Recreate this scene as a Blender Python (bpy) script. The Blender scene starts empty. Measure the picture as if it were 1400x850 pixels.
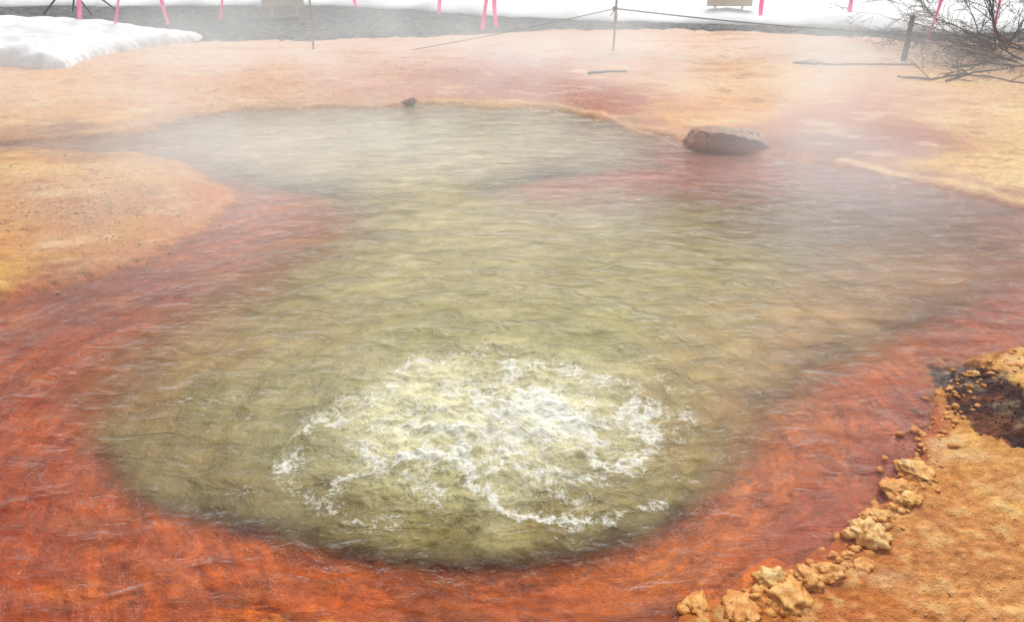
import bpy, bmesh, math, random
import numpy as np
from mathutils import Vector, noise as mnoise
random.seed(4); rng=np.random.default_rng(4)
sc=bpy.context.scene
CAMH=2.6; PITCH=math.radians(28); F=1052.0
cp,sp=math.cos(PITCH),math.sin(PITCH)
K=1.10   # illumination factor between albedo and displayed value

# ------------------------------------------------------------------ helpers
def G(u,v):
    dx=(u-700)/F; dy=(425-v)/F
    t=CAMH/max(sp-dy*cp,0.02)
    return (dx*t,(cp+dy*sp)*t)
def at_depth(u,v,Y):
    dx=(u-700)/F; dy=(425-v)/F
    t=Y/(cp+dy*sp)
    return Vector((dx*t,Y,CAMH-t*(sp-dy*cp)))
def W(x,y):
    D=np.maximum(y,0.6)
    return x/D,np.log(D)
def lin(c):
    c=np.asarray(c,float)/255.0
    return np.where(c<=0.04045,c/12.92,((c+0.055)/1.055)**2.4)
_perm=rng.permutation(256); _perm=np.concatenate([_perm,_perm])
_ang=rng.random(256)*2*np.pi; _gc=np.cos(_ang).astype(np.float32); _gs=np.sin(_ang).astype(np.float32)
def perlin(x,y,seed=0):
    x=x+seed*17.31; y=y+seed*9.77
    xf=np.floor(x); yf=np.floor(y)
    xi=xf.astype(np.int32); yi=yf.astype(np.int32)
    fx=(x-xf).astype(np.float32); fy=(y-yf).astype(np.float32)
    u=fx*fx*fx*(fx*(fx*6-15)+10); v=fy*fy*fy*(fy*(fy*6-15)+10)
    p0=_perm[xi&255]; p1=_perm[(xi+1)&255]; y0=yi&255; y1=(yi+1)&255
    def g(p,iy,dx,dy):
        h=_perm[p+iy]
        return _gc[h]*dx+_gs[h]*dy
    a=g(p0,y0,fx,fy); b=g(p1,y0,fx-1,fy); c=g(p0,y1,fx,fy-1); d=g(p1,y1,fx-1,fy-1)
    a=a+(b-a)*u; c=c+(d-c)*u
    return (a+(c-a)*v)*1.4
def fbm(x,y,o=4,seed=0,g=0.5):
    s=0;a=1;t=0
    for i in range(o):
        s=s+a*perlin(x,y,seed+i); t+=a; a*=g; x=x*2.03; y=y*2.03
    return s/t
def sstep(a,b,x):
    t=np.clip((x-a)/(b-a),0,1); return t*t*(3-2*t)
def sdf(a,b,poly):
    P=np.array(poly); n=len(P); d=np.full(a.shape,1e9); inside=np.zeros(a.shape,bool)
    for i in range(n):
        x1,y1=P[i]; x2,y2=P[(i+1)%n]
        ex,ey=x2-x1,y2-y1; L=ex*ex+ey*ey+1e-12
        ax=a-x1; by=b-y1
        t=np.clip((ax*ex+by*ey)/L,0,1)
        d=np.minimum(d,(ax-t*ex)**2+(by-t*ey)**2)
        if abs(ey)>1e-9:
            inside^=((y1>b)!=(y2>b))&(ax<(ex/ey)*by)
    d=np.sqrt(d); return np.where(inside,-d,d)
def linedist(a,b,pts):
    P=[W(*map(np.float64,G(u,v))) for u,v in pts]; d=np.full(a.shape,1e9)
    for i in range(len(P)-1):
        x1,y1=P[i]; x2,y2=P[i+1]; ex,ey=x2-x1,y2-y1; L=ex*ex+ey*ey+1e-12
        t=np.clip(((a-x1)*ex+(b-y1)*ey)/L,0,1)
        d=np.minimum(d,(a-x1-t*ex)**2+(b-y1-t*ey)**2)
    return np.sqrt(d)
def wpoly(px): return [W(*map(np.float64,G(u,v))) for u,v in px]
def smooth_poly(px,it=2):
    for _ in range(it):
        q=[]
        for i in range(len(px)):
            p0=px[i]; p1=px[(i+1)%len(px)]
            q.append((p0[0]*.75+p1[0]*.25,p0[1]*.75+p1[1]*.25)); q.append((p0[0]*.25+p1[0]*.75,p0[1]*.25+p1[1]*.75))
        px=q
    return px
def idw(a,b,pts,s=0.035):
    a=a.astype(np.float32); b=b.astype(np.float32)
    num=np.zeros(a.shape+(3,),np.float32); den=np.zeros(a.shape,np.float32)
    for u,v,c in pts:
        pa,pb=W(*map(np.float64,G(u,v)))
        w=1/(((a-np.float32(pa))**2+((b-np.float32(pb))*0.9)**2+s*s)**2)
        den+=w; num+=w[...,None]*lin(c).astype(np.float32)
    return num/den[...,None]

def grid_mesh(name,X,Y,Z,mask=None,smooth=True):
    r,c=X.shape
    co=np.stack([X,Y,Z],-1).reshape(-1,3).astype(np.float32)
    idx=np.arange(r*c).reshape(r,c)
    q=np.stack([idx[:-1,:-1],idx[:-1,1:],idx[1:,1:],idx[1:,:-1]],-1).reshape(-1,4)
    if mask is not None:
        m=mask; k=(m[:-1,:-1]|m[:-1,1:]|m[1:,1:]|m[1:,:-1]).reshape(-1); q=q[k]
    me=bpy.data.meshes.new(name)
    me.vertices.add(len(co)); me.vertices.foreach_set('co',co.ravel())
    me.loops.add(q.size); me.loops.foreach_set('vertex_index',q.ravel().astype(np.int32))
    me.polygons.add(len(q)); me.polygons.foreach_set('loop_start',np.arange(0,q.size,4,dtype=np.int32))
    me.polygons.foreach_set('loop_total',np.full(len(q),4,dtype=np.int32))
    me.update(calc_edges=True)
    if smooth: me.polygons.foreach_set('use_smooth',np.ones(len(me.polygons),bool))
    ob=bpy.data.objects.new(name,me); sc.collection.objects.link(ob); return ob
def add_f(ob,n,arr):
    at=ob.data.attributes.new(n,'FLOAT','POINT'); at.data.foreach_set('value',arr.ravel().astype(np.float32))
def add_c(ob,n,arr):
    a4=np.concatenate([arr.reshape(-1,3),np.ones((arr.size//3,1))],1)
    at=ob.data.attributes.new(n,'FLOAT_COLOR','POINT'); at.data.foreach_set('color',a4.ravel().astype(np.float32))
def add_v(ob,n,arr):
    at=ob.data.attributes.new(n,'FLOAT_VECTOR','POINT'); at.data.foreach_set('vector',arr.ravel().astype(np.float32))

class NT:
    def __init__(s,name):
        s.m=bpy.data.materials.new(name); s.m.use_nodes=True; s.t=s.m.node_tree; s.t.nodes.clear()
        s.out=s.t.nodes.new('ShaderNodeOutputMaterial')
    def n(s,typ,ins=None,**kw):
        nd=s.t.nodes.new(typ)
        for k,v in kw.items(): setattr(nd,k,v)
        for k,v in (ins or {}).items():
            if isinstance(v,bpy.types.NodeSocket): s.t.links.new(v,nd.inputs[k])
            else: nd.inputs[k].default_value=v
        return nd
    def math(s,op,a,b=0.0,c=0.0,clamp=False):
        nd=s.n('ShaderNodeMath',{0:a,1:b,2:c},operation=op); nd.use_clamp=clamp; return nd.outputs[0]
    def attr(s,n,o='Fac'): return s.n('ShaderNodeAttribute',attribute_name=n).outputs[o]
    def noise(s,vec,scale,detail=4,rough=.5,dist=0.0):
        return s.n('ShaderNodeTexNoise',{'Vector':vec,'Scale':scale,'Detail':detail,'Roughness':rough,'Distortion':dist}).outputs['Fac']
    def mr(s,v,a,b,c=0.0,d=1.0,sm=True):
        return s.n('ShaderNodeMapRange',{0:v,1:a,2:b,3:c,4:d},interpolation_type='SMOOTHSTEP' if sm else 'LINEAR').outputs[0]
    def mix(s,f,a,b,mode='MIX'):
        nd=s.n('ShaderNodeMix',data_type='RGBA',blend_type=mode)
        for i,v in ((0,f),(6,a),(7,b)):
            if isinstance(v,bpy.types.NodeSocket): s.t.links.new(v,nd.inputs[i])
            else: nd.inputs[i].default_value=v
        return nd.outputs[2]
    def bump(s,h,st,dist,normal=None):
        d={'Height':h,'Strength':st,'Distance':dist}
        if normal is not None: d['Normal']=normal
        return s.n('ShaderNodeBump',d).outputs[0]
    def end(s,sh,sock='Surface'): s.t.links.new(sh,s.out.inputs[sock]); return s.m

# ------------------------------------------------------------------ layout outlines
SHORE=smooth_poly([(-700,1000),(-700,430),(-100,425),(0,408),(60,397),(150,374),(220,342),(290,305),(338,272),(300,245),(235,222),(180,209),(90,205),(0,204),(-150,202),(-150,192),(0,193),(120,191),(200,180),(250,163),(330,152),(450,146),(560,145),(650,145),(740,150),(830,163),(900,183),(950,205),(1050,213),(1110,224),(1200,235),(1290,258),(1400,288),(1600,330),(1750,400),(1600,440),(1400,468),(1340,492),(1290,535),(1262,580),(1240,640),(1195,700),(1150,750),(1080,785),(1000,812),(940,850),(850,872),(600,862),(450,852),(340,850),(200,890)],1)
GREEN=smooth_poly([(560,760),(700,758),(850,735),(945,692),(985,640),(1035,570),(1110,515),(1215,455),(1310,410),(1375,360),(1365,312),(1255,283),(1100,271),(950,266),(820,271),(740,272),(690,262),(700,244),(790,230),(860,218),(880,194),(825,168),(700,154),(560,150),(400,153),(310,163),(245,185),(262,220),(330,242),(440,256),(490,282),(465,325),(385,362),(300,415),(198,465),(128,525),(112,590),(187,660),(277,708),(420,742)],1)
BC=G(675,590)  # centre of the boiling vent

LAND=[(100,75,(240,196,160)),(300,80,(242,202,168)),(450,85,(240,200,170)),(600,80,(238,198,172)),(750,75,(242,205,182)),(950,70,(244,208,180)),(1150,80,(230,195,170)),(1350,85,(190,165,140)),
(60,125,(242,184,124)),(150,165,(240,180,106)),(250,125,(236,184,136)),(30,165,(235,176,108)),(380,120,(234,178,136)),(480,110,(230,170,138)),(560,125,(216,154,126)),(640,110,(206,146,126)),(718,125,(190,112,90)),(790,130,(188,110,88)),(700,92,(208,150,136)),(840,145,(190,104,74)),(880,105,(235,178,134)),
(960,120,(244,194,138)),(950,155,(240,174,98)),(1010,160,(240,174,98)),(1080,110,(244,196,140)),(1110,175,(196,110,68)),(1140,205,(140,52,26)),(1080,212,(145,64,36)),(1220,205,(165,66,36)),(1240,190,(180,84,50)),(1180,155,(214,138,94)),(1210,130,(226,156,110)),(1300,120,(242,196,140)),(1300,170,(246,198,132)),(1380,170,(246,204,140)),(1390,230,(246,208,145)),(1290,235,(242,194,118)),(1210,240,(228,172,92)),(1350,262,(246,208,145)),(1100,135,(242,192,130)),
(0,193,(110,60,32)),(90,192,(115,62,36)),(150,187,(160,92,58)),(0,182,(215,150,92)),(-150,195,(120,66,38)),(50,228,(236,188,118)),(130,250,(228,172,104)),(40,290,(218,160,106)),(130,300,(208,148,96)),(200,275,(212,144,88)),(220,240,(238,182,98)),(290,262,(222,134,62)),(190,325,(228,164,72)),(100,345,(224,156,78)),(20,350,(230,168,86)),(20,388,(240,188,84)),(110,375,(155,82,32)),(-200,300,(225,165,100)),
(1390,490,(240,182,98)),(1330,515,(240,174,78)),(1290,560,(232,162,74)),(1290,600,(242,182,96)),(1390,620,(232,168,90)),(1260,660,(214,138,58)),(1300,700,(222,150,80)),(1350,760,(216,144,80)),(1390,690,(238,180,100)),(1290,800,(224,154,88)),(1200,800,(204,124,56)),(1150,840,(200,118,50)),(1060,830,(200,116,34)),(1380,840,(226,158,94)),(400,850,(140,75,20)),(700,870,(150,80,20)),(1500,560,(235,175,105))]
FLOOR=[(30,450,(192,78,42)),(60,520,(198,78,42)),(60,600,(200,80,38)),(40,690,(186,68,30)),(150,700,(208,86,36)),(50,800,(188,70,28)),(150,820,(204,82,28)),(300,770,(212,88,22)),(300,830,(186,74,20)),(500,800,(210,88,16)),(700,800,(206,88,18)),(600,840,(168,68,14)),(850,790,(208,92,20)),(930,760,(212,98,26)),(1000,700,(212,96,34)),(1050,640,(212,98,40)),(1100,580,(212,100,46)),(1180,540,(206,88,36)),(1140,700,(192,72,26)),(1210,620,(180,66,26)),(1250,540,(184,70,30)),(1200,480,(210,98,46)),(1330,460,(190,78,38)),(1300,400,(188,80,46)),(1390,400,(182,70,38)),(1390,330,(174,68,38)),(1300,275,(142,46,24)),(1200,255,(150,50,28)),(1100,250,(158,58,34)),(1000,240,(168,58,32)),(900,245,(176,64,38)),(820,250,(188,76,46)),(720,258,(204,98,70)),(900,210,(172,70,46)),(870,185,(166,80,58)),(820,170,(168,92,72)),
(450,270,(206,104,76)),(380,300,(198,90,56)),(280,340,(188,80,46)),(200,390,(172,64,32)),(330,370,(194,86,50)),(100,410,(160,58,24)),(230,430,(198,84,46)),(100,470,(196,80,44)),(240,205,(184,108,80)),(280,235,(188,96,64)),(300,155,(172,106,80)),(200,190,(166,98,70)),(700,148,(178,118,94)),(250,600,(186,80,36)),(950,500,(196,95,42)),(700,600,(170,90,40))]
WCOL=[(700,180,(180,170,136)),(550,175,(178,168,132)),(400,180,(182,166,134)),(300,195,(182,160,128)),(600,225,(184,172,136)),(780,190,(168,146,114)),(600,280,(180,166,120)),(750,300,(168,152,106)),(900,300,(148,132,86)),(1050,300,(122,100,60)),(1180,310,(108,80,50)),(1280,325,(126,84,52)),(1200,375,(152,118,74)),(1300,385,(166,116,70)),(1000,360,(156,140,90)),(850,380,(164,152,98)),(650,370,(170,158,108)),(500,400,(168,154,106)),(400,440,(160,140,92)),(300,480,(162,132,84)),(600,450,(160,152,98)),(800,460,(160,152,94)),(1000,450,(166,144,90)),(1100,460,(172,134,84)),(1000,560,(168,130,76)),(940,540,(160,140,86)),(940,620,(152,128,72)),(860,680,(146,130,76)),(750,720,(142,124,68)),(600,730,(134,116,60)),(450,710,(130,116,66)),(320,670,(128,110,62)),(250,600,(136,116,68)),(200,540,(148,114,68)),(300,560,(144,130,80)),(400,620,(150,142,90)),(400,530,(154,144,92)),(680,600,(246,242,206)),(620,560,(228,222,176)),(760,570,(236,230,188)),(560,600,(220,214,166)),(700,660,(204,196,146)),(600,650,(184,176,120)),(820,600,(198,188,136)),(700,520,(190,180,126))]

# ------------------------------------------------------------------ GROUND
def yrows(parts):
    r=[]
    for y0,y1,n,geo in parts:
        t=np.linspace(0,1,n,endpoint=False)
        r.append(y0*(y1/y0)**t if geo else y0+(y1-y0)*t)
    return np.concatenate(r)
def fan(ys,cols,w0,w1):
    s=np.linspace(-1,1,cols); s=0.5*s+0.5*s**3
    Y,S=np.meshgrid(ys,s,indexing='ij')
    return S*(w0+w1*np.maximum(Y,0)),Y.copy()
ys=yrows([(-8,1.2,20,False),(1.2,1.8,40,False),(1.8,24,740,True),(24,600,40,True)])
X,Y=fan(ys,860,3.0,1.2)
wx=X+0.10*fbm(X*1.3,Y*1.3,4,3)*np.clip(Y/4,0.4,3); wy=Y+0.16*fbm(X*1.1,Y*1.1,4,9)*np.clip(Y/4,0.4,3)
A,B=W(wx,wy)
sdS=sdf(A,B,wpoly(SHORE)); sdG=sdf(A,B,wpoly(GREEN))
D=np.maximum(Y,0.6)
detail=fbm(X*9,Y*9,4,21)
n30=fbm(X*3,Y*3,3,31)
sd=sdS*D+0.045*detail+0.05*n30
sg=sdG*D
bw=0.14+0.40*sstep(4.0,7.0,Y)            # width of the stained fringe
land=sstep(-0.04,1,(sd+0.16*n30)/bw)
Z=np.where(sd>0, 0.006+0.05*(1-np.exp(-np.maximum(sd,0)/0.6))+0.008*(1-np.exp(-np.maximum(sd,0)/0.05)), -0.006-0.035*(1-np.exp(np.minimum(sd,0)/0.4)))
Z=Z-0.7*sstep(0.05,-1.3,sg)-0.05*sstep(0.25,-0.1,sg)*(sd<0)
rough=np.clip(sd/0.4,0,1)
b4=fbm(X*4,Y*4,4,44)
Z+=rough*(0.024*fbm(X*0.9,Y*0.9,4,41)+0.020*b4)+ (0.004+0.007*rough)*fbm(X*18,Y*18,3,47)*np.where(Y<14,1,0.4)
near=sstep(6,4.5,Y)*sstep(0.0,0.12,sd)
b6=np.abs(fbm(X*7,Y*7,4,52)); b24=fbm(X*26,Y*26,3,55)
Z+=near*(0.022*b6+0.008*b24)
rb=fbm(X*11,Y*11,4,58)
rimb=np.exp(-((sd-0.07)/0.085)**2)*sstep(6,4.5,Y)*sstep(-0.25,0.25,fbm(X*1.7,Y*1.7,3,57)+.1)
Z+=rimb*(0.075*np.clip(rb+.22,0,1)+0.014*b24)
lip=np.exp(-((sd-0.10)/0.12)**2)*sstep(4.5,6,Y)*sstep(-.2,.2,fbm(X*1.2,Y*1.2,3,61))
Z+=lip*(0.02+0.04*np.clip(b4,0,1))
def splat(u,v,ru,rv):
    c=np.array(G(u,v)); e=np.array(G(u+ru,v)); t=np.array(G(u,v-rv))
    rx=abs(e[0]-c[0]); ry=abs(t[1]-c[1])
    return ((X-c[0])/rx)**2+((Y-c[1])/ry)**2
hol=splat(1362,558,62,60)+0.8*fbm(X*7,Y*7,4,60)+0.5*detail
holm=sstep(1.2,0.85,hol)
Z-=0.02*holm; Z+=holm*(0.06*fbm(X*18,Y*18,4,63)+.02*b24)
flat=sstep(15,18,Y); Z=Z*(1-flat)+0.05*flat
Z=np.where(sd>0.12,np.maximum(Z,0.012),Z)
lc=idw(A,B,LAND); fc=idw(A,B,FLOOR)
col=(fc*np.array([1.20,1.62,.42]))*(1-land[...,None])+lc*land[...,None]
def blend(m,c):
    global col
    col=col*(1-m[...,None])+lin(c)*m[...,None]
blend(np.exp(-((sd-0.02)/0.05)**2)*0.45*sstep(-0.2,0.3,fbm(X*2,Y*2,3,66)+0.1),(140,68,22))
blend(near*sstep(.10,.35,b6)*.5,(246,204,134))
blend(near*sstep(.09,.0,b6)*.45,(180,96,40))
blend(rimb*sstep(.0,.35,rb+.1)*.7,(240,176,80))
blend(lip*.6,(236,176,96))
ln=linedist(A,B,[(700,143),(780,152),(840,163),(890,183),(945,207)])
blend(np.exp(-(ln/.0045)**2)*.55*sstep(-.4,.1,n30+.1),(244,206,176))
ln=linedist(A,B,[(1150,222),(1200,232),(1290,252),(1400,280),(1500,300)])
blend(np.exp(-((ln)/.009)**2)*.75,(246,208,140))
blend(holm,(52,18,16)); blend(holm*sstep(0.1,.5,fbm(X*18,Y*18,4,63))*.5,(104,42,36))
blend(np.exp(-((hol-1.4)/0.22)**2)*0.6*(splat(1362,552,130,130)<1.5),(212,146,50))
s1=fbm(X*0.8,Y*2.2,5,70); s2=fbm(X*1.4+5,Y*2.8,5,77)
blend(sstep(0.05,0.40,s1)*land*0.42*(Y<20),(204,124,74))
blend(sstep(0.05,0.40,s2)*land*0.5*(Y<14),(248,216,168))
blend(sstep(0.12,0.34,fbm(X*3.1+3,Y*5.5,5,79))*land*0.42*(Y<16),(176,100,52))
blend(sstep(0.05,0.4,fbm(X*2.2+9,Y*2.8,5,87))*(1-land)*0.28,(246,156,54))
blend(sstep(0.05,0.4,fbm(X*1.3+2,Y*1.8,5,89))*(1-land)*0.36,(164,60,12))
col=np.clip(col/K,0,0.85)
wet=np.clip((1-land)+np.exp(-np.maximum(sd,0)/0.12)*0.8,0,1)
for (u,v,ru,rv) in [(740,118,150,40),(1170,205,120,28),(60,192,160,14)]:
    wet=np.maximum(wet,np.clip(1.3-splat(u,v,ru,rv),0,1)*0.9)
R=np.sqrt((X-BC[0])**2+(Y-BC[1])**2); TH=np.arctan2(X-BC[0],-(Y-BC[1]))
ground=grid_mesh('ground',X,Y,Z)
add_c(ground,'gcol',col); add_f(ground,'wet',wet); add_f(ground,'under',1-sstep(-.02,.05,sd))
add_v(ground,'pol',np.stack([R*3.0,np.sin(TH)*2.2,np.cos(TH)*2.2],-1))
g=NT('sinter_ground'); pos=g.n('ShaderNodeNewGeometry').outputs['Position']
gc=g.attr('gcol','Color'); wt=g.attr('wet'); un=g.attr('under'); pv=g.attr('pol','Vector')
n2=g.noise(pos,14,5,.72); n3=g.noise(pos,95,2,.6); n4=g.noise(pv,3.2,5,.66,.9)
v2=g.mr(n2,.3,.7,.76,1.22,False); v4=g.mr(n4,.32,.68,.64,1.34,False)
v4=g.math('ADD',g.math('MULTIPLY',g.math('SUBTRACT',v4,1.0),un),1.0)  # caustic-like light and dark ripple lines painted into the underwater floor colour
v3=g.mr(n3,.3,.7,.84,1.14,False)
tot=g.math('MULTIPLY',v2,g.math('MULTIPLY',v3,v4))
c=g.mix(1.0,gc,g.n('ShaderNodeCombineColor',{0:tot,1:g.math('POWER',tot,1.25),2:g.math('POWER',tot,1.4)}).outputs[0],'MULTIPLY')
bn=g.bump(g.math('ADD',n2,g.math('MULTIPLY',n3,.3)),.8,.035)
rg=g.math('SUBTRACT',.85,g.math('MULTIPLY',wt,g.mr(n2,.35,.65,.35,.55)))
b=g.n('ShaderNodeBsdfPrincipled',{'Base Color':c,'Roughness':rg,'Normal':bn,'Specular IOR Level':.3})
ground.data.materials.append(g.end(b.outputs[0]))
GX,GY,GZ=X,Y,Z
def gz(x,y):
    i=int(np.clip(np.searchsorted(ys,y),1,len(ys)-1)); j=int(np.argmin(np.abs(GX[i]-x))); return float(GZ[i,j])

# ------------------------------------------------------------------ WATER
yw=yrows([(1.0,1.6,20,False),(1.6,14.5,780,True)])
X,Y=fan(yw,800,2.2,1.05); D=np.maximum(Y,.6)
wx=X+0.10*fbm(X*1.3,Y*1.3,4,3)*np.clip(Y/4,0.4,3); wy=Y+0.16*fbm(X*1.1,Y*1.1,4,9)*np.clip(Y/4,0.4,3)
A,B=W(wx,wy)
sg=sdf(A,B,wpoly(GREEN)); R=np.sqrt((X-BC[0])**2+(Y-BC[1])**2); TH=np.arctan2(X-BC[0],-(Y-BC[1]))
soft=0.040+0.045*sstep(2.6,4.2,Y)
turb=sstep(soft*1.0,-soft*1.3,sg+0.055*fbm(X*1.8,Y*2.5,4,80)+0.012*fbm(X*10,Y*12,3,83))
wc=np.clip(idw(A,B,WCOL,.05)/K*1.10,0,.92)
foamlines=[([(430,575),(400,610),(385,650),(420,685),(480,705),(560,712)],.020,.34),([(560,500),(620,492),(690,488),(760,505),(840,525),(880,545),(860,570)],.024,.44),
([(870,548),(890,585),(895,620),(850,645),(800,655)],.024,.48),([(620,600),(628,640),(645,680),(690,705),(760,716),(830,712),(900,690)],.013,.56),
([(640,660),(700,650),(770,655)],.02,.38),([(430,580),(480,555),(530,530),(560,495)],.024,.44),([(690,500),(720,540),(760,570),(800,610)],.022,.5),([(500,620),(540,650),(600,690)],.022,.36),
([(430,690),(480,660),(540,640),(600,625)],.016,.38),([(220,545),(300,545),(360,535)],.014,.34),([(230,560),(290,580),(360,570)],.012,.3),([(300,700),(340,660)],.008,.34),([(700,640),(760,690),(800,700)],.014,.4),([(900,520),(935,545),(930,600)],.022,.40),([(560,470),(650,475),(740,470),(830,500)],.012,.34)]
Wx=X+0.14*fbm(X*3.5,Y*3.5,6,91,.6); Wy=Y+0.16*fbm(X*3.5,Y*3.5,6,95,.6); FA,FB=W(Wx,Wy)
foam=np.zeros_like(X)
for pts,w,i in foamlines:
    d=linedist(FA,FB,pts); foam=np.maximum(foam,i*np.exp(-(d/w)**2))
def ell(u,v,ru,rv):
    c=G(u,v); rx=abs(G(u+ru,v)[0]-c[0]); ry=abs(G(u,v-rv)[1]-G(u,v+rv)[1])/2
    return ((Wx-c[0])/rx)**2+((Wy-c[1])/ry)**2
cl=fbm(X*3.2,Y*4,4,140); rdg=np.abs(fbm(X*4,Y*5,5,143,.6)); cl2=1-4.0*rdg
foam=foam*(.70+.5*cl)+0.32*np.exp(-ell(690,578,165,62)**1.2)*(.9+.6*cl+.3*cl2)
foam+= .21*np.exp(-(ell(655,600,275,115))**2)*(.30+1.0*cl+.6*cl2)
foam+= .12*np.exp(-(ell(600,600,420,170))**2)*(cl2)
foam=np.clip(foam,0,1)
agit=np.exp(-(R/1.25)**2)
amp=np.clip(0.0038+0.0021*Y/4,0,.014)
Z=amp*1.0*fbm(R*3.4+0.5*fbm(X*2,Y*2,2,5),X*.5,3,101)+amp*2.2*fbm(X*2.2,Y*4.6,3,105)
hump=fbm(X*5,Y*5,4,111)
Z+=0.085*np.exp(-(R/.65)**2)+np.exp(-(R/.9)**2)*(0.075*hump+0.026*fbm(X*16,Y*16,3,115))
Z+=0.018*np.sin(R*15+3.2*fbm(X*1.5,Y*1.5,3,118))*np.exp(-((R-1.15)/.7)**2)*(0.5+fbm(X*2,Y*2,2,119))
Z+=0.009*np.sin(R*11+5.0*fbm(X*.9,Y*.9,3,120))*np.exp(-((R-2.4)/1.6)**2)*(0.5+1.2*fbm(X*1.2,Y*1.2,2,121))
Z*=sstep(1.0,1.4,Y)
water=grid_mesh('hot_spring_water',X,Y,Z)
add_c(water,'wcol',wc); add_f(water,'turb',turb); add_f(water,'foam',foam); add_f(water,'agit',agit)
add_v(water,'pol',np.stack([R*3.0,np.sin(TH)*2.4,np.cos(TH)*2.4],-1))
w=NT('spring_water'); pos=w.n('ShaderNodeNewGeometry').outputs['Position']; pv=w.attr('pol','Vector')
a1=w.noise(pv,2.6,5,.6,.6); map2=w.n('ShaderNodeMapping',{'Vector':pos,'Scale':(1.0,2.1,1.0)}).outputs[0]
a2=w.noise(map2,3.1,6,.60,.8)
fm=w.attr('foam'); tb=w.attr('turb'); ag=w.attr('agit')
h=w.math('ADD',w.math('MULTIPLY',a1,.8),a2)
bn=w.bump(h,w.math('ADD',.75,w.math('MULTIPLY',ag,.25)),.09); bnd=w.bump(h,.55,.075)
vr=w.math('MULTIPLY',w.mr(a1,.32,.68,.80,1.18,False),w.mr(a2,.32,.68,.74,1.24,False))  # light on ripple crests put into the water colour, with sediment streaks
wcn=w.mix(1.0,w.attr('wcol','Color'),w.n('ShaderNodeCombineColor',{0:vr,1:vr,2:w.math('POWER',vr,1.2)}).outputs[0],'MULTIPLY')
ridge=w.math('SUBTRACT',1.0,w.math('MULTIPLY',w.math('ABSOLUTE',w.math('SUBTRACT',w.noise(pos,7,5,.72,.9),.5)),7.0))
fn=w.math('ADD',w.math('MULTIPLY',ridge,.42),w.math('MULTIPLY',w.noise(pos,30,4,.8,.3),.95))
fsum=w.math('ADD',fm,w.math('MULTIPLY',w.math('SUBTRACT',fn,.77),1.1))
fmask=w.math('MULTIPLY',w.mr(fsum,.26,.74),w.mr(fm,.05,.24))
diffc=w.mix(w.math('MULTIPLY',fmask,.90),wcn,(.94,.93,.84,1))
opac=w.math('MAXIMUM',w.math('MULTIPLY',tb,.985),fmask)
bn2=w.bump(w.math('MULTIPLY',fsum,w.mr(fm,.03,.3)),.35,.05,bnd)
dif=w.n('ShaderNodeBsdfDiffuse',{'Color':diffc,'Normal':bn2}).outputs[0]
tr=w.n('ShaderNodeBsdfTransparent',{'Color':(1,.985,.95,1)}).outputs[0]
body=w.n('ShaderNodeMixShader',{0:opac,1:tr,2:dif}).outputs[0]
gl=w.n('ShaderNodeBsdfGlossy',{'Color':(1,1,1,1),'Roughness':.08,'Normal':bn}).outputs[0]
fr=w.n('ShaderNodeFresnel',{'IOR':1.33,'Normal':bn}).outputs[0]
fr=w.math('MULTIPLY',fr,w.math('SUBTRACT',.92,w.math('MULTIPLY',fmask,.7)))
water.data.materials.append(w.end(w.n('ShaderNodeMixShader',{0:fr,1:body,2:gl}).outputs[0]))

# ------------------------------------------------------------------ generic materials
def simple(name,c1,c2,scale=8,rough=.8,bump=.4,bd=.02,detail=4,spec=.3,**kw):
    m=NT(name); pos=m.n('ShaderNodeTexCoord').outputs['Object']
    n=m.noise(pos,scale,detail,.65); f=m.mr(n,.35,.65)
    c=m.mix(f,(*c1,1),(*c2,1))
    d={'Base Color':c,'Roughness':rough,'Normal':m.bump(n,bump,bd),'Specular IOR Level':spec}
    d.update(kw)
    return m.end(m.n('ShaderNodeBsdfPrincipled',d).outputs[0])
snow_m=simple('snow',(.84,.86,.88),(.90,.91,.92),2.5,.7,.4,.05)
gm=NT('gravel'); pos=gm.n('ShaderNodeTexCoord').outputs['Object']
vor=gm.n('ShaderNodeTexVoronoi',{'Vector':pos,'Scale':17.0}); nn=gm.noise(pos,1.1,5,.7); nm=gm.noise(pos,5,5,.75)
bwv=gm.n('ShaderNodeSeparateXYZ',{0:vor.outputs['Color']}).outputs[0]
cc=gm.mix(gm.mr(gm.math('ADD',gm.math('MULTIPLY',bwv,.5),gm.math('MULTIPLY',nm,.9)),.5,1.0),(.010,.012,.013,1),(.22,.22,.215,1)); cc=gm.mix(gm.mr(nn,.52,.66,0,.5),cc,(.14,.135,.13,1))
gravel_m=gm.end(gm.n('ShaderNodeBsdfPrincipled',{'Base Color':cc,'Roughness':.9,'Specular IOR Level':.2,'Normal':gm.bump(nm,.8,.06)}).outputs[0])
wood_m=simple('weathered_wood',(.26,.17,.11),(.42,.30,.21),14,.85,.5,.01)
dark_wood=simple('dark_wood',(.06,.045,.04),(.15,.11,.09),14,.85,.5,.01)
twig_m=simple('twig_bark',(.07,.055,.05),(.18,.14,.12),20,.85,.3,.005,2)
rope_m=simple('rope_fibre',(.10,.085,.08),(.20,.17,.15),60,.9,.6,.004,2)
pk=NT('pink_flagging_tape'); pos=pk.n('ShaderNodeTexCoord').outputs['Object']
pc=pk.mix(pk.mr(pk.noise(pos,5,2,.5),.35,.65),(.90,.10,.33,1),(.95,.22,.48,1))
pink_m=pk.end(pk.n('ShaderNodeMixShader',{0:.45,1:pk.n('ShaderNodeBsdfPrincipled',{'Base Color':pc,'Roughness':.35}).outputs[0],2:pk.n('ShaderNodeBsdfTranslucent',{'Color':pc}).outputs[0]}).outputs[0])
navy_m=simple('navy_paint',(.02,.03,.08),(.03,.045,.12),9,.45,.1,.005,2)
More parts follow.
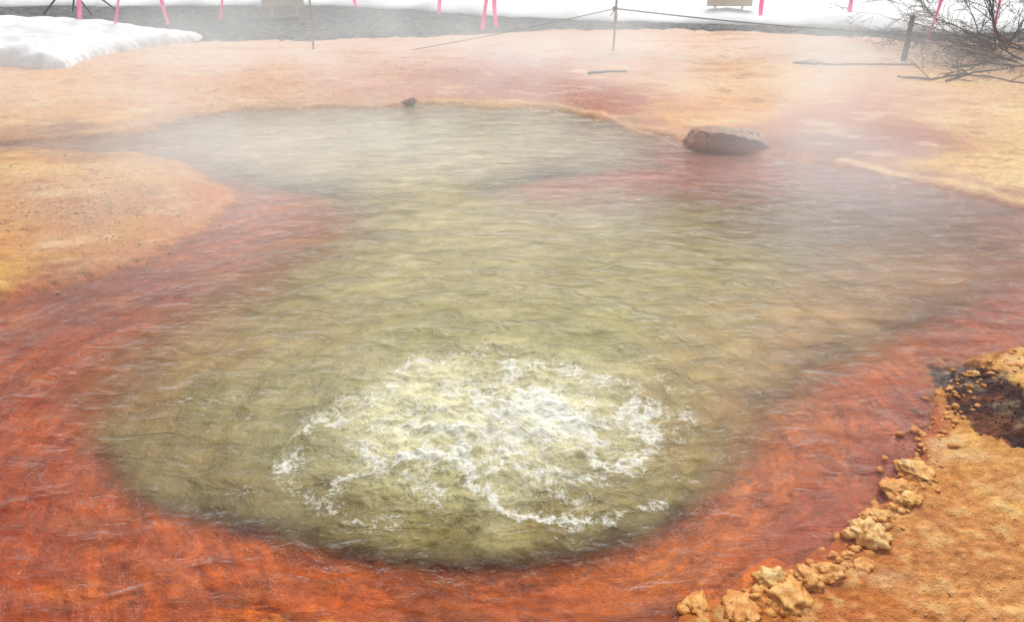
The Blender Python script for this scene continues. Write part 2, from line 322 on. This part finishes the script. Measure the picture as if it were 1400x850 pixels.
board_m=simple('tan_board',(.84,.70,.55),(.86,.76,.62),6,.6,.2,.005,3)
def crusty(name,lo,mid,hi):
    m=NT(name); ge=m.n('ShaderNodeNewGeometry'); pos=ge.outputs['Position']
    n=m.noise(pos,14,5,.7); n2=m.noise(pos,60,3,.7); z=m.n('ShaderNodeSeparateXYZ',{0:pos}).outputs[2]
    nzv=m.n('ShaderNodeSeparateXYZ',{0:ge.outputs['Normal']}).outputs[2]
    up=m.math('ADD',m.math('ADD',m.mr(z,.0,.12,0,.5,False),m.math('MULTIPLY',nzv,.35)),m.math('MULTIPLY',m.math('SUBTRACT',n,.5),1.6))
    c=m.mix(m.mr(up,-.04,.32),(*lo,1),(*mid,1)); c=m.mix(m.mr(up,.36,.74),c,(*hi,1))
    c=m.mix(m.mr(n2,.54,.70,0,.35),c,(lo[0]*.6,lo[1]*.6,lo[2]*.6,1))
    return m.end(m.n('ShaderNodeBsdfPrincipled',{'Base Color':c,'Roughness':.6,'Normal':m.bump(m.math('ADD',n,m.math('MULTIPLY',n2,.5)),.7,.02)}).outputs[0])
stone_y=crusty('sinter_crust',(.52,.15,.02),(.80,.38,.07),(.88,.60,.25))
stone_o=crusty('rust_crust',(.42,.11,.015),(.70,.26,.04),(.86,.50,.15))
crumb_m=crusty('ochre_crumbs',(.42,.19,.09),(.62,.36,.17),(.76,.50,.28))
dark_m=simple('maroon_scoria',(.026,.007,.006),(.11,.03,.024),18,.6,.6,.02)
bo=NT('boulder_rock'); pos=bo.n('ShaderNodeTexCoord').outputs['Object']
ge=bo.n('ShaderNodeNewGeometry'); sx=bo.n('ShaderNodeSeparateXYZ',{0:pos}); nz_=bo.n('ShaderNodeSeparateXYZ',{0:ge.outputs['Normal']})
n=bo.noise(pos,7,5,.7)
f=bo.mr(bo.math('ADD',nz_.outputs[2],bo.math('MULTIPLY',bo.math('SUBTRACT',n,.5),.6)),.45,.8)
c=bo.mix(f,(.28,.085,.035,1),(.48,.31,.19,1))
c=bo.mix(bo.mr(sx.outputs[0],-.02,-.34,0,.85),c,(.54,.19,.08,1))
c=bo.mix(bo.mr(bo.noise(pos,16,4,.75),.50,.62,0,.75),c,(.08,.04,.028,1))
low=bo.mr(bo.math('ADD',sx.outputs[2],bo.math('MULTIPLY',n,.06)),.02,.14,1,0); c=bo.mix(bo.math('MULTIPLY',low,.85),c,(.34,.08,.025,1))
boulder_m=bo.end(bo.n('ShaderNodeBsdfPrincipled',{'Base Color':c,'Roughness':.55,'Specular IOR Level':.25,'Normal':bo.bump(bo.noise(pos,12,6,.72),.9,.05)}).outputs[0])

# ------------------------------------------------------------------ snow + road
def strip(name,xs,near,far,nr,hfun,mat):
    T=np.linspace(0,1,nr)
    Xg=np.repeat(xs[None,:],nr,0); n_=near(xs); f_=far(xs)
    Yg=n_[None,:]+(f_-n_)[None,:]*T[:,None]
    ob=grid_mesh(name,Xg,Yg,hfun(Xg,Yg,n_[None,:],f_[None,:])); ob.data.materials.append(mat); return ob
def curve(px):
    p=sorted(G(u,v) for u,v in px); xs=[q[0] for q in p]; yv=[q[1] for q in p]
    return lambda x: np.interp(x,xs,yv)
far_edge=curve([(-500,14),(0,14),(150,14),(300,14),(450,13),(570,20),(650,27),(800,34),(1000,40),(1100,43),(1240,50),(1420,52),(1900,55)])
near_edge=curve([(-500,75),(0,75),(290,62),(430,60),(600,54),(800,45),(900,44),(1000,47),(1200,56),(1300,62),(1900,70)])
xs=np.linspace(-26,26,1000)
jn=lambda x:0.6*fbm(x*.7,x*0+2,5,7)+.25*fbm(x*4,x*0+2,4,27); jf=lambda x:0.45*fbm(x*.8,x*0+7,5,8)
strip('gravel_road',xs,lambda x:near_edge(x)+jn(x),lambda x:far_edge(x)+jf(x)+1.2,60,lambda X,Y,n,f:0.045+0.05*sstep(0,.5,Y-n)+0.02*fbm(X*3,Y*3,4,12),gravel_m)
def snowh(X,Y,n,f):
    d=np.maximum(Y-n,0)
    return 0.03+0.30*np.sqrt(1-(1-np.clip(d/.8,0,1))**2)*(0.8+0.5*fbm(X*.5,Y*.5,3,15))+0.07*fbm(X*1.5,Y*1.5,4,16)*np.clip(d,0,1)+0.03*np.minimum(d,12)
T=np.concatenate([np.linspace(0,1.2,24),np.geomspace(1.3,8,50),np.geomspace(8.5,560,40)])
xs2=np.sort(np.concatenate([np.linspace(-34,34,700),np.linspace(-500,-35,60),np.linspace(35,500,60)]))
n_=far_edge(xs2)+jf(xs2)
Xg=np.repeat(xs2[None,:],len(T),0); Yg=n_[None,:]+T[:,None]
sf=grid_mesh('snow_field',Xg,Yg,snowh(Xg,Yg,n_[None,:],0)); sf.data.materials.append(snow_m)
BANK=[(-500,98),(-150,96),(0,95),(45,101),(92,99),(112,88),(150,80),(200,70),(245,65),(290,59),(240,54),(100,48),(-100,44),(-500,40)]
bp=[G(u,v) for u,v in smooth_poly(BANK,2)]
xa=np.linspace(-19,-5,380); ya=np.linspace(12.8,19.5,260); Yb,Xb=np.meshgrid(ya,xa,indexing='ij')
sdb=sdf(Xb+.16*fbm(Xb*2,Yb*2,4,18),Yb+.20*fbm(Xb*2,Yb*2,4,19),bp)
dd=np.maximum(-sdb,0)
hb=0.03+0.22*np.sqrt(1-(1-np.clip(dd/.28,0,1))**2)+0.34*(1-np.exp(-dd/.9))*sstep(-6.0,-9.5,Xb)+0.14*fbm(Xb*1.0,Yb*1.2,3,22)*np.clip(dd*3,0,1)
hb=np.where(sdb>0,-.05,hb)
bk=grid_mesh('snow_bank',Xb,Yb,hb,mask=sdb<0.03); bk.data.materials.append(snow_m)

# ------------------------------------------------------------------ tubes
def tubes(name,paths,mat,sides=6,parent=None):
    bm=bmesh.new()
    for pts,rad in paths:
        prev=None; N_=len(pts)
        for i,p in enumerate(pts):
            p=Vector(p); t=(Vector(pts[min(i+1,N_-1)])-Vector(pts[max(i-1,0)]))
            if t.length<1e-6: t=Vector((0,0,1))
            t.normalize(); ref=Vector((0,0,1)) if abs(t.z)<.9 else Vector((1,0,0))
            a=t.cross(ref).normalized(); b_=t.cross(a)
            r=rad[i] if hasattr(rad,'__len__') else rad
            ring=[bm.verts.new(p+(a*math.cos(2*math.pi*k/sides)+b_*math.sin(2*math.pi*k/sides))*r) for k in range(sides)]
            if prev:
                for k in range(sides): bm.faces.new((prev[k],prev[(k+1)%sides],ring[(k+1)%sides],ring[k]))
            else: bm.faces.new(ring)
            prev=ring
        bm.faces.new(prev[::-1])
    bmesh.ops.recalc_face_normals(bm,faces=bm.faces)
    me=bpy.data.meshes.new(name); bm.to_mesh(me); bm.free(); me.polygons.foreach_set('use_smooth',[True]*len(me.polygons))
    ob=bpy.data.objects.new(name,me); sc.collection.objects.link(ob); me.materials.append(mat)
    if parent: ob.parent=parent
    return ob
def crooked(p0,p1,n,j,r0,r1):
    p0=Vector(p0);p1=Vector(p1); pts=[]; off=Vector((0,0,0))
    for i in range(n+1):
        t=i/n; off+=Vector((random.gauss(0,j),random.gauss(0,j),random.gauss(0,j)))
        pts.append(p0.lerp(p1,t)+off)
    return pts,[r0+(r1-r0)*i/n for i in range(n+1)]
PY=G(840,72)[1]
def post(u0,v0,u1,r,mat,name='wooden_post',h=1.35,n=7):
    x,y=G(u0,v0); top=at_depth(u1,0,y); s=h/top.z
    tp=Vector((x+(top.x-x)*s,y,h))
    pts,rad=crooked((x,y,-.1),tp,n,.004,r*1.1,r*.85)
    return tubes(name,[(pts,rad)],mat,8),Vector((x,y,0)),tp
p1,b1,t1=post(838,74,842,.022,wood_m); p2,b2,t2=post(429,72,424,.02,wood_m)
x,y=G(1233,88); q=at_depth(1247,20,y)
tubes('wooden_post',[crooked((x,y,-.1),q,6,.006,.055,.045)],dark_wood,8)
p3,b3,t3=post(1520,80,1520,.02,wood_m); p4,b4_,t4=post(-150,72,-150,.02,wood_m)
def sag(a,b,s,n=40):
    a=Vector(a);b=Vector(b); return [a.lerp(b,i/n)-Vector((0,0,4*s*(i/n)*(1-i/n))) for i in range(n+1)]
def strand(name,a,b,s,r=.009): return tubes(name,[(sag(a,b,s),r)],rope_m,6)
tl=at_depth
strand('rope',t4,t2,.06); strand('rope',t2,t1,.10); strand('rope',t1,t3,.10)
k=tl(841,12,b1.y)
strand('rope',k,tl(430,92,b2.y-.02)+Vector((0,0,.03)),.06,.009)
strand('rope',k,tl(1243,48,y),.04,.012)
strand('rope',tl(1243,46,y),tl(1500,66,b3.y),.05,.01)
kn=[([k+Vector((.035*math.cos(a_),.035*math.sin(a_),.03*math.sin(2*a_))) for a_ in np.linspace(0,6.4,14)],.018)]
kn.append(([k+Vector((0,-.02,0)),k+Vector((.04,-.05,-.10)),k+Vector((.02,-.04,-.26))],.010))
kn.append(([k+Vector((0,-.02,0)),k+Vector((-.04,-.05,-.06)),k+Vector((-.08,-.04,-.12))],.010))
tubes('rope_knot',kn,rope_m,6)
def ribbon(u,vb,slant=0,wd=.055):
    Yd=PY+random.uniform(-.25,.25) if u>250 else PY+.8
    lo=at_depth(u,vb,Yd); hi=at_depth(u-slant,0,Yd); s=(1.3-lo.z)/max(hi.z-lo.z,.05); top=lo+(hi-lo)*s
    bm=bmesh.new(); n=22; pr=None; ph=random.random()*6
    for i in range(n+1):
        t=i/n; c=top.lerp(lo,t)+Vector((.014*math.sin(ph+5*t),.05*math.sin(2*ph+4*t)*t,0))
        an=.6*math.sin(ph+3.2*t); wv=wd*(1-.1*t)
        d=Vector((math.cos(an),math.sin(an),(.12 if i==n else 0)))*wv/2
        r=[bm.verts.new(c-d),bm.verts.new(c+Vector((0,.008*math.sin(9*t),0))),bm.verts.new(c+d)]
        if pr:
            bm.faces.new((pr[0],pr[1],r[1],r[0])); bm.faces.new((pr[1],pr[2],r[2],r[1]))
        pr=r
    me=bpy.data.meshes.new('pink_ribbon'); bm.to_mesh(me); bm.free(); me.materials.append(pink_m)
    me.polygons.foreach_set('use_smooth',[True]*len(me.polygons))
    o=bpy.data.objects.new('pink_ribbon',me); sc.collection.objects.link(o)
for a_ in [(110,30,4),(156,37,-6),(230,35,8),(304,27,1),(486,9,1),(600,20,0),(661,40,-3),(679,38,3),(1040,22,-2),(1161,17,-3),(1270,57,-16),(1360,47,-7)]: ribbon(*a_, wd=.085 if a_[0]!=304 else .045)
def board(ul,ur,vb,Yd):
    e=bpy.data.objects.new('notice_board',None); sc.collection.objects.link(e)
    a=at_depth(ul,vb,Yd); b_=at_depth(ur,vb,Yd); wd=b_.x-a.x; cx=(a.x+b_.x)/2
    def box(n,c,s,m,bev=.006):
        bm=bmesh.new(); bmesh.ops.create_cube(bm,size=1)
        for v in bm.verts: v.co=Vector((v.co.x*s[0],v.co.y*s[1],v.co.z*s[2]))+Vector(c)
        bmesh.ops.bevel(bm,geom=bm.edges[:],offset=bev,segments=2,affect='EDGES')
        me=bpy.data.meshes.new(n); bm.to_mesh(me); bm.free(); me.materials.append(m)
        o=bpy.data.objects.new(n,me); sc.collection.objects.link(o); o.parent=e
    box('panel',(cx,Yd,a.z+.35),(wd,.03,.7),board_m)
    box('frame_top',(cx,Yd,a.z+.722),(wd+.06,.05,.04),wood_m)
    box('post_left',(cx-wd*.3,Yd+.045,(a.z+.7)/2),(.05,.05,a.z+.7),board_m); box('post_right',(cx+wd*.3,Yd+.045,(a.z+.7)/2),(.05,.05,a.z+.7),board_m)
board(966,1028,9,20.0); board(358,416,9,20.0)
e=bpy.data.objects.new('folding_trestle',None); sc.collection.objects.link(e)
Yt=20.5
def P2(u,v,dy=0): return at_depth(u,v,Yt+dy)
A_=P2(56,30);apex=P2(92,-22); tubes('leg_1',[([Vector((A_.x,Yt,0)),apex],.022)],navy_m,8,e)
for i,(u,dy) in enumerate([(128,.0),(78,.7),(150,.7)]):
    f_=P2(u,20); tubes('leg_%d'%(i+2),[([Vector((f_.x,Yt+dy,0.0)),apex+Vector((0.1*i,dy*.3,0))],.022)],navy_m,8,e)
tubes('crossbar',[([apex+Vector((-.3,.1,0)),apex+Vector((.9,.1,0))],.03)],navy_m,8,e)

# ------------------------------------------------------------------ shrubs & branches
def branch(paths,p,d,L,r,lvl,droop=0):
    n=6; pts=[Vector(p)]; d=Vector(d).normalized(); rad=[r]
    for i in range(n):
        d=(d+Vector((random.gauss(0,.13),random.gauss(0,.13),random.gauss(0,.10)-droop))).normalized()
        q_=pts[-1]+d*L/n
        if q_.z<.03: q_.z=.03; d.z=abs(d.z)*.3
        pts.append(q_); rad.append(max(r*(1-.75*(i+1)/n),.0035))
        if lvl>0 and i>0 and random.random()<.9:
            s=Vector((random.gauss(0,1),random.gauss(0,1),random.gauss(0,.7)))
            branch(paths,pts[-1],d+s*.55,L*random.uniform(.35,.6),rad[-1]*.7,lvl-1,droop)
    paths.append((pts,rad))
def shrub(u,v,dirs,L,r,name='bare_shrub'):
    x,y=G(u,v); P=[]
    for dx,dy,dz in dirs: branch(P,(x+random.uniform(-.15,.15),y+random.uniform(-.15,.15),.03),(dx,dy,dz),L*random.uniform(.75,1.1),r,3,.02)
    tubes(name,P,twig_m,4)
shrub(1370,72,[(-1,.1,.35),(-1,.3,.6),(-.8,-.2,.15),(-.5,0,1),(-.9,.2,.25),(.3,.2,1),(.8,0,.6),(-.9,-.3,.5),(-.2,.3,1)],2.0,.022)
shrub(1440,80,[(-1,0,.3),(-1,.3,.5),(-.7,0,.9),(.2,0,1),(-1,-.3,.2),(.7,.2,.6),(-.4,-.2,.9)],2.0,.024)
shrub(1330,66,[(-1,.1,.2),(-.8,.3,.5),(1,0,.25),(.6,-.2,.5),(-.3,.2,.9),(.2,.1,1)],1.3,.014)
shrub(1400,88,[(-1,.1,.15),(-1,.3,.3),(1,0,.25),(-.6,-.2,.3),(-.9,.2,.12)],1.6,.016)
def fallen(us,r,twigs=0,name='fallen_branch',L=.5):
    P=[];pts=[]
    for u,v in us:
        x,y=G(u,v); pts.append(Vector((x,y,gz(x,y)+r*.6)))
    fine=[]
    for i in range(len(pts)-1):
        for t in np.linspace(0,1,5,endpoint=False): fine.append(pts[i].lerp(pts[i+1],t)+Vector((random.gauss(0,.012),random.gauss(0,.012),random.gauss(0,.006))))
    fine.append(pts[-1]); P.append((fine,[r*(1-.6*i/len(fine)) for i in range(len(fine))]))
    for _ in range(twigs):
        p=random.choice(fine); branch(P,p,(random.choice([-1,1])*random.uniform(.3,1),random.uniform(-.8,.8),random.uniform(.0,.5)),L,r*.5,1,.03)
    tubes(name,P,twig_m,6)
fallen([(803,107),(825,105),(857,104)],.026,0,'driftwood_stick')
fallen([(1082,92),(1130,94),(1200,95),(1250,94)],.022,1,'fallen_branch',.3)
fallen([(1225,112),(1270,116),(1310,108),(1350,112),(1400,121)],.02,6)
fallen([(1290,118),(1330,106),(1400,96)],.018,7)
fallen([(1300,98),(1350,92),(1430,100)],.018,5)

# ------------------------------------------------------------------ rocks
_ico={}
def ico(sub):
    if sub not in _ico:
        t=bmesh.new(); bmesh.ops.create_icosphere(t,subdivisions=sub,radius=1); t.verts.ensure_lookup_table()
        _ico[sub]=([v.co.copy() for v in t.verts],[[v.index for v in f.verts] for f in t.faces]); t.free()
    return _ico[sub]
def facet_rock(bm,c,s,seed,sub=3,cuts=9,rz=None,planes=None,nz=.05,fr=1.0):
    r_=random.Random(seed); vs_,fs_=ico(sub); pl=planes or []
    if not planes:
        for _ in range(cuts):
            n=Vector((r_.gauss(0,1),r_.gauss(0,1),r_.gauss(0,1))).normalized(); pl.append((n,r_.uniform(.55,.85)))
    rz=r_.uniform(0,6.28) if rz is None else rz
    ca,sa=math.cos(rz),math.sin(rz); out=[]; sv=Vector((seed%97,0,0))
    for v in vs_:
        p=v.copy()
        for n,d in pl:
            k_=p.dot(n)-d
            if k_>0: p-=n*k_*.93
        p+=v*nz*(mnoise.noise(v*2.3*fr+sv)+.6*mnoise.noise(v*6*fr+sv)+(.4*mnoise.noise(v*14*fr+sv) if sub>3 else 0))
        p=Vector((p.x*s[0],p.y*s[1],p.z*s[2])); out.append(bm.verts.new(Vector((p.x*ca-p.y*sa,p.x*sa+p.y*ca,p.z))+Vector(c)))
    for f in fs_: bm.faces.new([out[i] for i in f])
def fin(bm,name,mat,smooth=True,loc=None):
    me=bpy.data.meshes.new(name); bm.to_mesh(me); bm.free(); me.materials.append(mat)
    if smooth: me.polygons.foreach_set('use_smooth',[True]*len(me.polygons))
    o=bpy.data.objects.new(name,me); sc.collection.objects.link(o)
    if loc: o.location=loc
    return o
Nn=lambda x,y,z:Vector((x,y,z)).normalized()
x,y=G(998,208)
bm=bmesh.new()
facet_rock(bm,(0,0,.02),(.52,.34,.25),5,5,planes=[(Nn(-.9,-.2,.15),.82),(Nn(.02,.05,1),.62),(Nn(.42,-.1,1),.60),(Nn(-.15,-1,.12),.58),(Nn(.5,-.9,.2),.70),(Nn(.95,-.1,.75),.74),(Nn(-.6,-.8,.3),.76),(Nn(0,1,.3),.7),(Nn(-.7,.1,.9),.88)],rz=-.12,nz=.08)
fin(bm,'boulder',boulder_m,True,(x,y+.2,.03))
def rock(u,v,w_,h_,mat,name='stone',seed=0,dep=.8):
    x,y=G(u,v); bm=bmesh.new(); dist=math.hypot(math.hypot(x,y),CAMH); k_=dist/F/2
    sx_=w_*k_; z0=max(gz(x,y),0)+h_*k_*.05
    facet_rock(bm,(x,y,z0),(sx_,sx_*dep,h_*k_),seed+int(u),4,nz=.34,cuts=6,fr=1.1)
    for j in range(3):
        a_=random.uniform(0,6.28); q_=random.uniform(.25,.5)
        facet_rock(bm,(x+math.cos(a_)*sx_*.85,y+math.sin(a_)*sx_*.6,z0-h_*k_*.15),(sx_*q_,sx_*q_,h_*k_*q_*1.2),seed+j,3,nz=.35,cuts=5)
    fin(bm,name,mat,True)
rock(561,143,20,8,simple('brown_stone',(.14,.07,.04),(.32,.16,.09),20),seed=1)
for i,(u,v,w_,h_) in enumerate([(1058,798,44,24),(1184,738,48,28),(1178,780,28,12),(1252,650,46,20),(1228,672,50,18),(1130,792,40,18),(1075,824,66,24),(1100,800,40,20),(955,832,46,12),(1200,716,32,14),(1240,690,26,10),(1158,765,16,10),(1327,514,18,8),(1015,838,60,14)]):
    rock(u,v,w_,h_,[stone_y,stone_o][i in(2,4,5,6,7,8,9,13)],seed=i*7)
bm=bmesh.new(); path=[(1000,830),(1080,800),(1150,760),(1195,710),(1240,655),(1265,590),(1290,545),(1330,512),(1390,485)]
def scatter(bm,n,fn,smin,smax,sub=2,flat=.6,nz=.18):
    for i in range(n):
        u,v=fn(); x,y=G(u,v); s=random.uniform(smin,smax)*random.choice([.5,.7,1])
        z=gz(x,y)
        if z<-.02: continue
        facet_rock(bm,(x,y,max(z,0)+s*.04),(s,s*random.uniform(.6,1),s*flat),random.randint(0,9999),sub,6,nz=nz)
def along():
    i=random.randrange(len(path)-1); t=random.random(); a,b_=path[i],path[i+1]
    return a[0]+(b_[0]-a[0])*t+random.gauss(8,18),a[1]+(b_[1]-a[1])*t+random.gauss(5,12)
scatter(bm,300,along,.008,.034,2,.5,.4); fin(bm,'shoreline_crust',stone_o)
bm=bmesh.new(); scatter(bm,120,lambda:(random.gauss(1364,24),random.gauss(556,22)),.004,.016,2,.7,.4); fin(bm,'scoria_lumps',dark_m)
bm=bmesh.new(); scatter(bm,900,lambda:(random.gauss(120,85),random.gauss(295,36)),.006,.024,1,.5,.3)
scatter(bm,220,lambda:(random.uniform(1230,1420),random.uniform(600,860)),.003,.010,1,.6,.3)
scatter(bm,100,lambda:(random.uniform(0,400),random.uniform(110,185)),.01,.03,1,.4,.3)
fin(bm,'ground_crumbs',crumb_m)

# ------------------------------------------------------------------ steam
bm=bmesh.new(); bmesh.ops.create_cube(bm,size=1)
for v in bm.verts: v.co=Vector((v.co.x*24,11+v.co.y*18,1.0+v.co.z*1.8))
s=NT('steam_vapour'); tc=s.n('ShaderNodeTexCoord').outputs['Object']; xyz=s.n('ShaderNodeSeparateXYZ',{0:tc})
nz=s.mr(s.noise(tc,.46,2,.55),.42,.64)
zf=s.mr(xyz.outputs[2],.1,1.9,1,0,False)
yf=s.math('MULTIPLY',s.mr(xyz.outputs[1],3.0,8.0,.20,1),s.mr(xyz.outputs[1],13,19,1,.0))
xf=s.mr(s.math('ABSOLUTE',s.math('ADD',xyz.outputs[0],.6)),2.5,9.5,1,.05)
den=s.math('MULTIPLY',s.math('MULTIPLY',zf,yf),s.math('MULTIPLY',xf,s.math('ADD',s.math('MULTIPLY',nz,.23),.014)))
vs=s.n('ShaderNodeVolumeScatter',{'Color':(1,1,1,1),'Density':den,'Anisotropy':.0}).outputs[0]
em=s.n('ShaderNodeEmission',{'Color':(1,.965,.93,1),'Strength':s.math('MULTIPLY',den,.52)}).outputs[0]  # glow added to the vapour to stand in for multiple scattering
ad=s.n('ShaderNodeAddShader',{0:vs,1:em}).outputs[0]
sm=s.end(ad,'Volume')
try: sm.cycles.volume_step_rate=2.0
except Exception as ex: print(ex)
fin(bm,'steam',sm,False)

# ------------------------------------------------------------------ light, camera
EL,ROT=math.radians(52),math.radians(15)
wd=bpy.data.worlds.new('World'); sc.world=wd; wd.use_nodes=True; nt=wd.node_tree; nt.nodes.clear()
o=nt.nodes.new('ShaderNodeOutputWorld'); bg=nt.nodes.new('ShaderNodeBackground'); sky=nt.nodes.new('ShaderNodeTexSky'); hs=nt.nodes.new('ShaderNodeHueSaturation')
sky.sky_type='NISHITA'; sky.sun_disc=False; sky.sun_elevation=EL; sky.sun_rotation=ROT; sky.dust_density=4; sky.air_density=1
hs.inputs['Saturation'].default_value=.12
nt.links.new(sky.outputs[0],hs.inputs['Color']); nt.links.new(hs.outputs[0],bg.inputs[0]); nt.links.new(bg.outputs[0],o.inputs[0]); bg.inputs[1].default_value=.145
sl=bpy.data.lights.new('sun','SUN'); sl.energy=1.5; sl.angle=math.radians(20); sl.color=(1,.955,.88)
so=bpy.data.objects.new('sun',sl); sc.collection.objects.link(so)
dv=Vector((math.sin(ROT)*math.cos(EL),math.cos(ROT)*math.cos(EL),math.sin(EL)))
so.rotation_euler=dv.to_track_quat('Z','Y').to_euler()
cd=bpy.data.cameras.new('camera'); cam=bpy.data.objects.new('camera',cd); sc.collection.objects.link(cam); sc.camera=cam
cam.location=(0,0,CAMH); cam.rotation_euler=(math.pi/2-PITCH,0,0); cd.sensor_width=36; cd.lens=36*F/1400; cd.clip_end=2000; cd.clip_start=.05
sc.view_settings.view_transform='Standard'; sc.view_settings.look='None'; sc.view_settings.exposure=0
